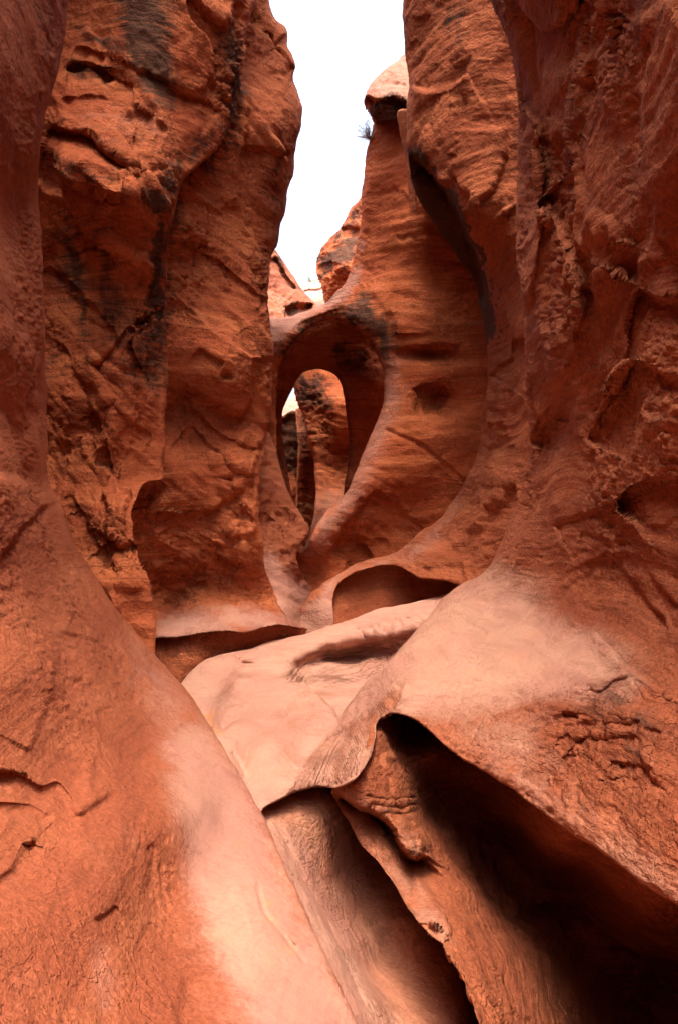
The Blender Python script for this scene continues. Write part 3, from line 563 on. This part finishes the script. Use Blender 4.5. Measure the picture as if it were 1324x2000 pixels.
HOLE = [(546,712,14),(556,692,22),(578,664,34),(606,640,44),(645,628,48),(684,636,46),(716,662,40),(738,696,32),(749,732,32),(750,774,36),(741,813,40),(727,842,42),(708,888,44),(692,927,42),(675,963,38),(653,985,32),(630,1008,20),(615,1031,12),(606,1052,8),(603,1064,4),
        (590,1080,4),(570,1040,5),(556,980,6),(546,920,6),(541,860,7),(540,800,8),(541,750,9)]
arch = mass('natural_arch',
    [(460,640,10),(500,628,14),(536,622,14),(566,618,14),(600,606,14),(634,590,12),(660,566,12),(680,545,12),(690,505,14),(698,468,16),(704,430,16),(706,385,14),(712,330,14),(716,296,14),(722,262,12),(727,238,10),(760,200,10),(800,180,0),(900,180,0),(1100,500,0),(1150,900,0),(1000,1200,0),(700,1250,0),(560,1250,0),(500,1100,0),(460,900,0)],
    [(500,635,9.0),(536,625,9.0),(600,610,9.1),(560,650,8.75),(620,625,8.9),(680,550,9.3),(700,450,9.4),(720,280,9.5),(780,300,9.1),(780,450,8.9),(850,550,8.8),(720,600,8.85),(800,650,8.6),(900,650,8.5),(749,740,8.7),(800,800,8.45),(900,800,8.3),(727,842,8.5),(692,927,8.3),(800,930,8.3),
     (653,985,8.1),(720,1000,8.3),(612,1060,7.85),(700,1060,8.4),(780,1020,8.5),(620,1120,8.15),(690,1100,8.3),(640,1170,7.75),(580,1110,8.1),(545,850,8.9),(543,720,8.9),(950,950,8.2),(1000,600,8.4),(470,1000,8.8)],
    TOWER, holes=[HOLE], step=3.5, thick=1.3, backr=70, seed=11, rough=.55, strata=1.0, big=.03, facet=.025, jit=4,
    pale=[([(500,615),(600,596),(640,580),(690,530),(702,470),(708,500),(690,560),(650,600),(620,614),(560,656),(530,690),(500,680)],8,.85),
          ([(745,690),(776,700),(774,770),(762,830),(738,900),(706,962),(672,1012),(648,1062),(624,1092),(600,1088),(600,1040),(650,980),(690,900),(738,800)],20,.72),([(620,1060),(660,1010),(690,985),(700,960),(720,1000),(680,1040),(640,1090)],16,.35)],
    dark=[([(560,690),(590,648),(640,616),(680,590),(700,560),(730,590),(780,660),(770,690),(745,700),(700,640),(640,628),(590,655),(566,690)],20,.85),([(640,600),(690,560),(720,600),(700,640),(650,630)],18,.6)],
    feats=[('step',[(770,690),(800,680),(860,674),(900,680)],5,.06,3,60),('bump',845,695,46,11,4,-.24),
           ('bump',852,790,40,30,-10,-.34),('step',[(805,765),(840,752),(878,772)],4,.10,3,40),
           ('step',[(690,985),(720,970),(760,985),(800,1005)],6,.06,5,40),('step',[(640,1060),(665,1040),(700,1000),(740,960)],6,.10,4,50),
           ('step',[(700,1050),(730,1060),(755,1052)],5,.05,3,40),
           ('step',[(650,1085),(660,1065),(690,1052),(720,1080),(740,1110)],6,.14,3,70),
           ('groove',[(750,840),(820,870),(880,920),(930,960)],4,.04,3),
           ('groove',[(770,460),(785,468),(800,458),(815,475)],3,.03,2),
           ('step',[(770,660),(765,620),(740,590),(720,570)],10,-.08,5,60),
           ('bump',585,1180,40,40,0,-.1)])
tag(arch, 'natural arch of orange sandstone with a teardrop opening, rising into a tall rock tower', 'natural arch', kind='thing')
cap = mass('capstone',
    [(712,214,6),(711,194,6),(716,178,7),(728,160,8),(742,146,9),(758,130,10),(776,117,8),(786,106,6),(800,100,0),(860,100,0),(860,225,0),(812,232,3),(770,234,4),(742,236,5),(727,240,4),(722,228,5)],
    [(712,200,9.1),(740,150,9.4),(790,110,9.7),(780,180,8.9),(800,150,9.2),(760,200,8.7),(725,235,9.2),(790,232,8.8),(860,180,9)],
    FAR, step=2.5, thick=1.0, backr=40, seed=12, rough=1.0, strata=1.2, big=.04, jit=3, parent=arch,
    dark=[([(712,190),(735,192),(760,188),(800,205),(810,240),(720,242)],8,1.1)], pale=[([(700,80),(870,80),(870,180),(790,190),(700,180)],8,.8)],  # dark mask paints shade under the overhang; pale mask lightens the top
    feats=[('step',[(712,188),(740,196),(770,190),(800,206)],4,.22,3,60),('groove',[(735,160),(760,158),(790,164)],3,.05,2),('groove',[(750,182),(757,160),(768,140)],3,.04,2)])
tag(cap, 'pale domed capstone on top of the tower')
sliver = mass('rock_column',
    [(776,215,4),(790,213,4),(800,215,0),(812,420,0),(800,400,3),(794,330,4),(786,290,5),(779,255,5)],
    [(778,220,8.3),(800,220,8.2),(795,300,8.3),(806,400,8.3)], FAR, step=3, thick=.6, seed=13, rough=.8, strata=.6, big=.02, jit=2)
tag(sliver, 'thin pale strip of rock between the tower and the dark overhanging wall', 'rock column', kind='thing')

left_slope = mass('rock_buttress',
    [(460,800,0),(520,838,4),(536,868,5),(548,910,6),(560,950,7),(578,990,7),(594,1012,6),(607,1034,4),(604,1048,5),(590,1060,7),(582,1080,8),(584,1104,8),(594,1126,8),(608,1148,8),(622,1166,6),(640,1250,0),(450,1300,0)],
    [(520,850,8.2),(550,930,8.1),(610,1035,8.0),(520,950,7.7),(560,1030,7.7),(520,1050,7.5),(560,1110,7.5),(530,1150,7.3),(590,1150,7.8),(600,1215,7.6),(560,1190,7.1),(560,1230,6.9),(460,900,7.6),(460,1200,7.0)],
    ROSE, step=3, thick=1.0, backr=50, seed=14, facet=.04, rough=1.0, strata=.8, big=.05, jit=3,
    pale=[([(505,1100),(530,1080),(570,1110),(612,1150),(640,1230),(560,1240),(530,1180)],12,.8)],
    ochre=[([(560,1180),(600,1172),(590,1210),(560,1210)],10,.5)],
    feats=[('step',[(512,1000),(540,1020),(556,1060),(570,1100),(600,1140)],6,.05,4,30),('step',[(530,900),(545,960),(570,1010)],5,.05,5,30)])
tag(left_slope, 'rough pinkish buttress descending from the left to the tip of the arch opening', 'rock buttress', kind='thing')

# seen through the arch
IH = [(572,760,6),(580,742,6),(592,728,7),(612,721,8),(634,723,8),(654,732,8),(665,748,8),(671,775,8),(677,820,8),(682,880,8),(672,950,8),(668,1060,8),(640,1100,6),(592,1100,6),(575,1000,6),(566,940,6),(556,880,6),(552,830,6),(556,795,6)]
inner = mass('natural_arch',
    [(440,665,0),(540,655,0),(590,632,0),(640,612,0),(680,600,0),(880,560,0),(900,1200,0),(440,1200,0)],
    [(550,700,10.2),(600,690,10.2),(650,680,10.3),(612,715,10.5),(700,700,10.4),(740,760,10.6),(700,850,11.2),(690,950,10.9),(550,900,10.6),(560,1000,10.3),(540,760,10.5),(650,1060,10.9),(620,1140,9.9),(800,800,12.2)],
    RED, holes=[IH], step=4, thick=1.8, backr=50, seed=15, rough=.7, strata=.5, big=.05, jit=2,
    dark=[([(650,680),(690,660),(720,700),(710,740),(660,735)],16,.6),([(540,690),(590,640),(600,670),(560,740)],16,.3)])
tag(inner, 'shadowed second arch framed inside the teardrop opening', 'natural arch', kind='thing')
pillar = mass('rock_pillar',
    [(572,744,10),(582,728,10),(600,712,10),(640,705,10),(700,705,0),(720,900,0),(690,1120,0),(590,1120,6),(612,1010,8),(616,960,10),(612,900,14),(600,850,14),(590,810,14),(578,780,12)],
    [(575,745,13.9),(620,730,13.8),(650,780,13.1),(600,800,13.5),(660,850,13.2),(630,900,13.2),(640,1000,12.6),(620,1060,11.9),(690,900,13.7),(680,750,13.5)],
    ORANGE, step=3, thick=1.5, backr=40, seed=16, rough=1.0, strata=1.0, big=.04, jit=2,
    dark=[([(576,745),(600,725),(625,722),(640,770),(670,780),(650,800),(610,800),(585,780)],10,.75),([(590,830),(640,830),(640,900),(610,890)],20,.35)],
    pale=[([(616,960),(680,950),(680,1100),(600,1100)],20,.5)])
tag(pillar, 'banded rock pillar glimpsed through both arches', 'rock pillar', kind='thing')
grey = mass('rock_column',
    [(579,800,5),(590,796,5),(640,800,0),(640,1100,0),(570,1100,4),(578,980,4),(582,900,5)],
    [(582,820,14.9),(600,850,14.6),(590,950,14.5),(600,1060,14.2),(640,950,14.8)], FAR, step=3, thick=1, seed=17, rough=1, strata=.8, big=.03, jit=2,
    dark=[([(575,790),(620,790),(620,960),(575,960)],10,.35)])
tag(grey, 'greyish rock column in the narrow gap left of the banded pillar', 'rock column', kind='thing')
farw = mass('rock_wall',
    [(500,812,0),(552,812,4),(572,802,4),(584,806,4),(620,800,0),(700,700,0),(700,1150,0),(500,1150,0)],
    [(555,820,15.4),(580,815,15.4),(560,1000,15.4),(600,1100,15.3)], RED, step=4, thick=3, seed=18, rough=1, strata=1, big=.1, jit=2,
    dark=[([(540,800),(600,800),(600,930),(540,930)],14,.8)])  # shade of the deep gap put into the colour
tag(farw, 'dark distant wall at the end of the gap inside the arches', 'rock wall', kind='thing')
farb = mass('rock_ledge',
    [(540,800,0),(553,790,4),(560,782,5),(570,776,5),(600,770,0),(620,830,0),(540,830,0)],
    [(555,790,29),(575,780,29),(580,815,28)], FAR, step=2, thick=3, seed=19, rough=1, strata=1, big=.1, jit=2, pale=[([(500,760),(640,760),(640,830),(500,830)],5,1)])
tag(farb, 'tiny sunlit ledge visible under the inner arch', 'rock ledge', kind='thing')

# beyond the arch, against the sky
boulder = mass('rock_dome',
    [(712,372,6),(700,392,8),(688,402,8),(676,420,8),(668,436,6),(664,446,5),(658,452,5),(645,462,8),(632,478,10),(622,492,10),(617,512,12),(618,534,12),(624,552,12),(630,572,10),(634,594,6),(650,590,0),(690,560,0),(720,540,0),(800,500,0),(800,372,0)],
    [(660,450,14),(620,510,14.2),(660,520,13.2),(700,420,13.6),(630,580,13.8),(700,560,13.2),(780,500,13)],
    ORANGE, step=2.5, thick=2.5, backr=60, seed=20, rough=1.2, strata=1.2, big=.08, jit=2.5,
    dark=[([(620,500),(660,480),(700,440),(704,500),(680,530),(650,520),(630,540)],14,1.0),([(640,470),(700,400),(700,440),(650,480)],12,.7)],
    feats=[('step',[(664,446),(680,444),(704,446)],3,.15,2,30),('step',[(617,520),(640,512),(660,516)],3,.12,2,40)])
tag(boulder, 'rounded dark stained rock dome leaning against the left side of the tower', 'rock dome', kind='thing')
slope = mass('rock_slope',
    [(420,400,0),(520,470,6),(540,488,7),(552,506,8),(564,526,8),(578,548,8),(594,570,8),(610,586,6),(618,594,4),(612,606,0),(560,630,0),(420,660,0)],
    [(540,490,12.2),(530,560,11.6),(580,560,12.2),(610,590,12.2),(560,620,11.2),(530,640,10.8),(450,500,11.5),(450,700,10)],
    ROSE, step=2.5, thick=2.5, backr=60, seed=21, rough=1.2, strata=1.0, big=.06, jit=2.5, pale=[([(500,470),(620,470),(620,660),(500,660)],10,.35)],
    dark=[([(536,500),(548,500),(575,548),(590,570),(570,560),(552,540)],7,.75),([(556,606),(570,596),(600,592),(618,594),(600,606),(560,622)],5,.85)],
    feats=[('step',[(555,625),(558,606),(575,598),(614,594)],3,.3,2,30),('step',[(538,500),(556,535),(580,565)],4,.15,2,30)])
tag(slope, 'pink rock slope descending behind the left end of the arch', 'rock slope', kind='thing')
ledge = mass('rock_ledge',
    [(560,556,0),(584,553,3),(598,553,4),(612,546,4),(624,543,4),(660,540,0),(660,572,2),(626,570,3),(612,574,3),(598,571,3),(560,575,0)],
    [(590,556,26),(620,548,27),(610,570,24),(640,560,25)], FAR, step=2, thick=2, seed=22, rough=1, strata=1, big=.08, jit=1.5,
    pale=[([(500,500),(700,500),(700,568),(500,568)],3,1)], feats=[('step',[(590,570),(604,565),(618,566),(634,560)],2,.6,1,30)])
tag(ledge, 'bright pale ledge in the gap below the sky with a green shrub on it', 'rock ledge', kind='thing')
ledge2 = mass('rock_slope',
    [(570,575,0),(606,586,3),(616,578,3),(628,573,4),(660,560,0),(650,596,0),(610,612,0),(570,620,0)],
    [(600,590,15),(630,575,17),(640,620,14),(590,640,13)], FAR, step=2, thick=2, seed=23, rough=1, strata=1, big=.08, jit=1.5,
    pale=[([(500,500),(700,500),(700,700),(500,700)],3,1)])
tag(ledge2, 'pale slickrock slope just above the top of the arch', 'rock slope', kind='thing')

# ---------------------------------------------------------------- plants
def leafmat(name, c):
    m = bpy.data.materials.new(name); m.use_nodes = True; t = m.node_tree; b = t.nodes['Principled BSDF']
    n = t.nodes.new('ShaderNodeTexNoise'); n.inputs['Scale'].default_value = 9
    g = t.nodes.new('ShaderNodeNewGeometry'); t.links.new(g.outputs['Position'], n.inputs['Vector'])
    r = t.nodes.new('ShaderNodeMix'); r.data_type = 'RGBA'; r.inputs[6].default_value = (*[v * .6 for v in c], 1); r.inputs[7].default_value = (*[v * 1.5 for v in c], 1)
    t.links.new(n.outputs['Fac'], r.inputs[0]); t.links.new(r.outputs[2], b.inputs['Base Color']); b.inputs['Roughness'].default_value = .7
    return m
def shrub(name, base, size, lean, n, leaf, cl, cw, label, seed):
    R = random.Random(seed)
    root = bpy.data.objects.new(name, None); COL.objects.link(root); root.location = base
    sv, sf, lv, lf = [], [], [], []
    def tube(a, b, r0, r1):
        ax = (b - a).normalized(); s = ax.orthogonal().normalized(); u = ax.cross(s); k = len(sv)
        for p, r in ((a, r0), (b, r1)):
            for j in range(5):
                q = j * math.tau / 5; sv.append(p + (s * math.cos(q) + u * math.sin(q)) * r)
        for j in range(5): sf.append((k + j, k + (j + 1) % 5, k + 5 + (j + 1) % 5, k + 5 + j))
    for i in range(n):
        d = Vector((R.gauss(0, .5), R.gauss(0, .4), abs(R.gauss(.5, .5)))) + Vector(lean)
        d.normalize(); a = Vector((0, 0, 0)); L = size * R.uniform(.5, 1); seg = 5
        for k in range(seg):
            d2 = (d + Vector((R.gauss(0, .25), R.gauss(0, .25), R.gauss(0, .25)))).normalized(); b = a + d2 * L / seg
            tube(a, b, .012 * size * (1 - k / seg) + .003 * size, .012 * size * (1 - (k + 1) / seg) + .003 * size)
            if k > 0:
                for q in range(leaf):
                    c = a.lerp(b, R.random()) + Vector((R.gauss(0, .07), R.gauss(0, .07), R.gauss(0, .07))) * size
                    x_ = Vector((R.gauss(0, 1), R.gauss(0, 1), R.gauss(0, 1))).normalized(); y_ = x_.orthogonal().normalized(); e = size * R.uniform(.02, .045); m_ = len(lv)
                    lv.extend([c - x_ * e, c + y_ * e * .35, c + x_ * e, c - y_ * e * .35]); lf.append((m_, m_ + 1, m_ + 2, m_ + 3))
            a = b; d = d2
    for nm, v, f, c in (('stems', sv, sf, cw), ('leaves', lv, lf, cl)):
        me = bpy.data.meshes.new(nm); me.from_pydata([tuple(p) for p in v], [], f); me.update(); me.materials.append(leafmat(nm + '_tone', c))
        o = bpy.data.objects.new(nm, me); COL.objects.link(o); o.parent = root
    tag(root, label, 'shrub', kind='thing')
shrub('dry_bush', at(724, 272, 9.5), .30, (-.7, -.1, .3), 30, 7, (.38, .40, .36), (.26, .23, .22), 'wispy grey bush clinging to the left side of the tower below the capstone', 3)
shrub('green_shrub', at(606, 551, 25.5), .34, (0, 0, .3), 16, 9, (.16, .24, .03), (.12, .09, .05), 'small bright green shrub on the distant pale ledge', 5)

# ---------------------------------------------------------------- unseen rock added to block sky light: bed, outer walls, passage behind camera
def slab(name, fn, nu, nv, mat, label, kind='structure'):
    U, V = np.meshgrid(np.linspace(0, 1, nu), np.linspace(0, 1, nv)); P = fn(U.ravel(), V.ravel())
    q = np.arange(nu * nv).reshape(nv, nu); f = np.stack([q[:-1, :-1].ravel(), q[:-1, 1:].ravel(), q[1:, 1:].ravel(), q[1:, :-1].ravel()], 1)
    me = bpy.data.meshes.new(name); me.from_pydata(P.tolist(), [], f.tolist()); me.polygons.foreach_set('use_smooth', [True] * len(f)); me.update(); me.materials.append(mat)
    o = bpy.data.objects.new(name, me); COL.objects.link(o); tag(o, label, kind=kind); return o
def bed(U, V):
    X = (U - .5) * 120; Y = -20 + V * 140
    P = np.stack([X, Y, np.full_like(X, -1.6)], 1); P[:, 2] += .3 * fbm(P * .3, 3); return P
slab('light_block_bed', bed, 80, 80, RED, 'unseen red sheet added under the canyon to block light')  # unseen sheet added to stop light from below
def wallfn(x0, x1, y0, y1, z0, z1, amp, sd, lean=0):
    def f(U, V):
        X = x0 + (x1 - x0) * U + lean * V ** 2; Y = y0 + (y1 - y0) * U; Z = z0 + (z1 - z0) * V
        P = np.stack([X, Y, Z], 1); n = fbm(P * .5 + sd, 4); P[:, 0] += amp * n; P[:, 1] += amp * .4 * n; return P
    return f
TOP = 10
slab('passage_shade_wall', wallfn(-1.35, -1.9, .8, -9, -1.8, 6.5, .4, 1, .2), 40, 40, ROSE, 'unseen left wall of the passage behind the viewer, added to shade the scene')  # unseen passage walls, height and lean shaped for the shade they cast
slab('passage_shade_wall', wallfn(1.9, 2.1, .8, -9, -1.8, 6.5, .4, 2, -.2), 40, 40, ROSE, 'unseen right wall of the passage behind the viewer, added to shade the scene')
slab('passage_shade_wall', wallfn(-3, 3, -8, -9, -1.8, 7, .5, 3), 40, 40, ROSE, 'unseen end wall added behind the viewer to block light')  # added to close off light from behind the camera
slab('light_block_wall', wallfn(-2.9, -6.5, -2, 30, -1.8, 9, .4, 4), 60, 40, RED, 'unseen left wall added outside the canyon to block light')  # unseen walls added against light leaking in from the sides
slab('light_block_wall', wallfn(2.2, 7, -2, 30, -1.8, 9, .3, 5), 60, 40, RED, 'unseen right wall added outside the canyon to block light')
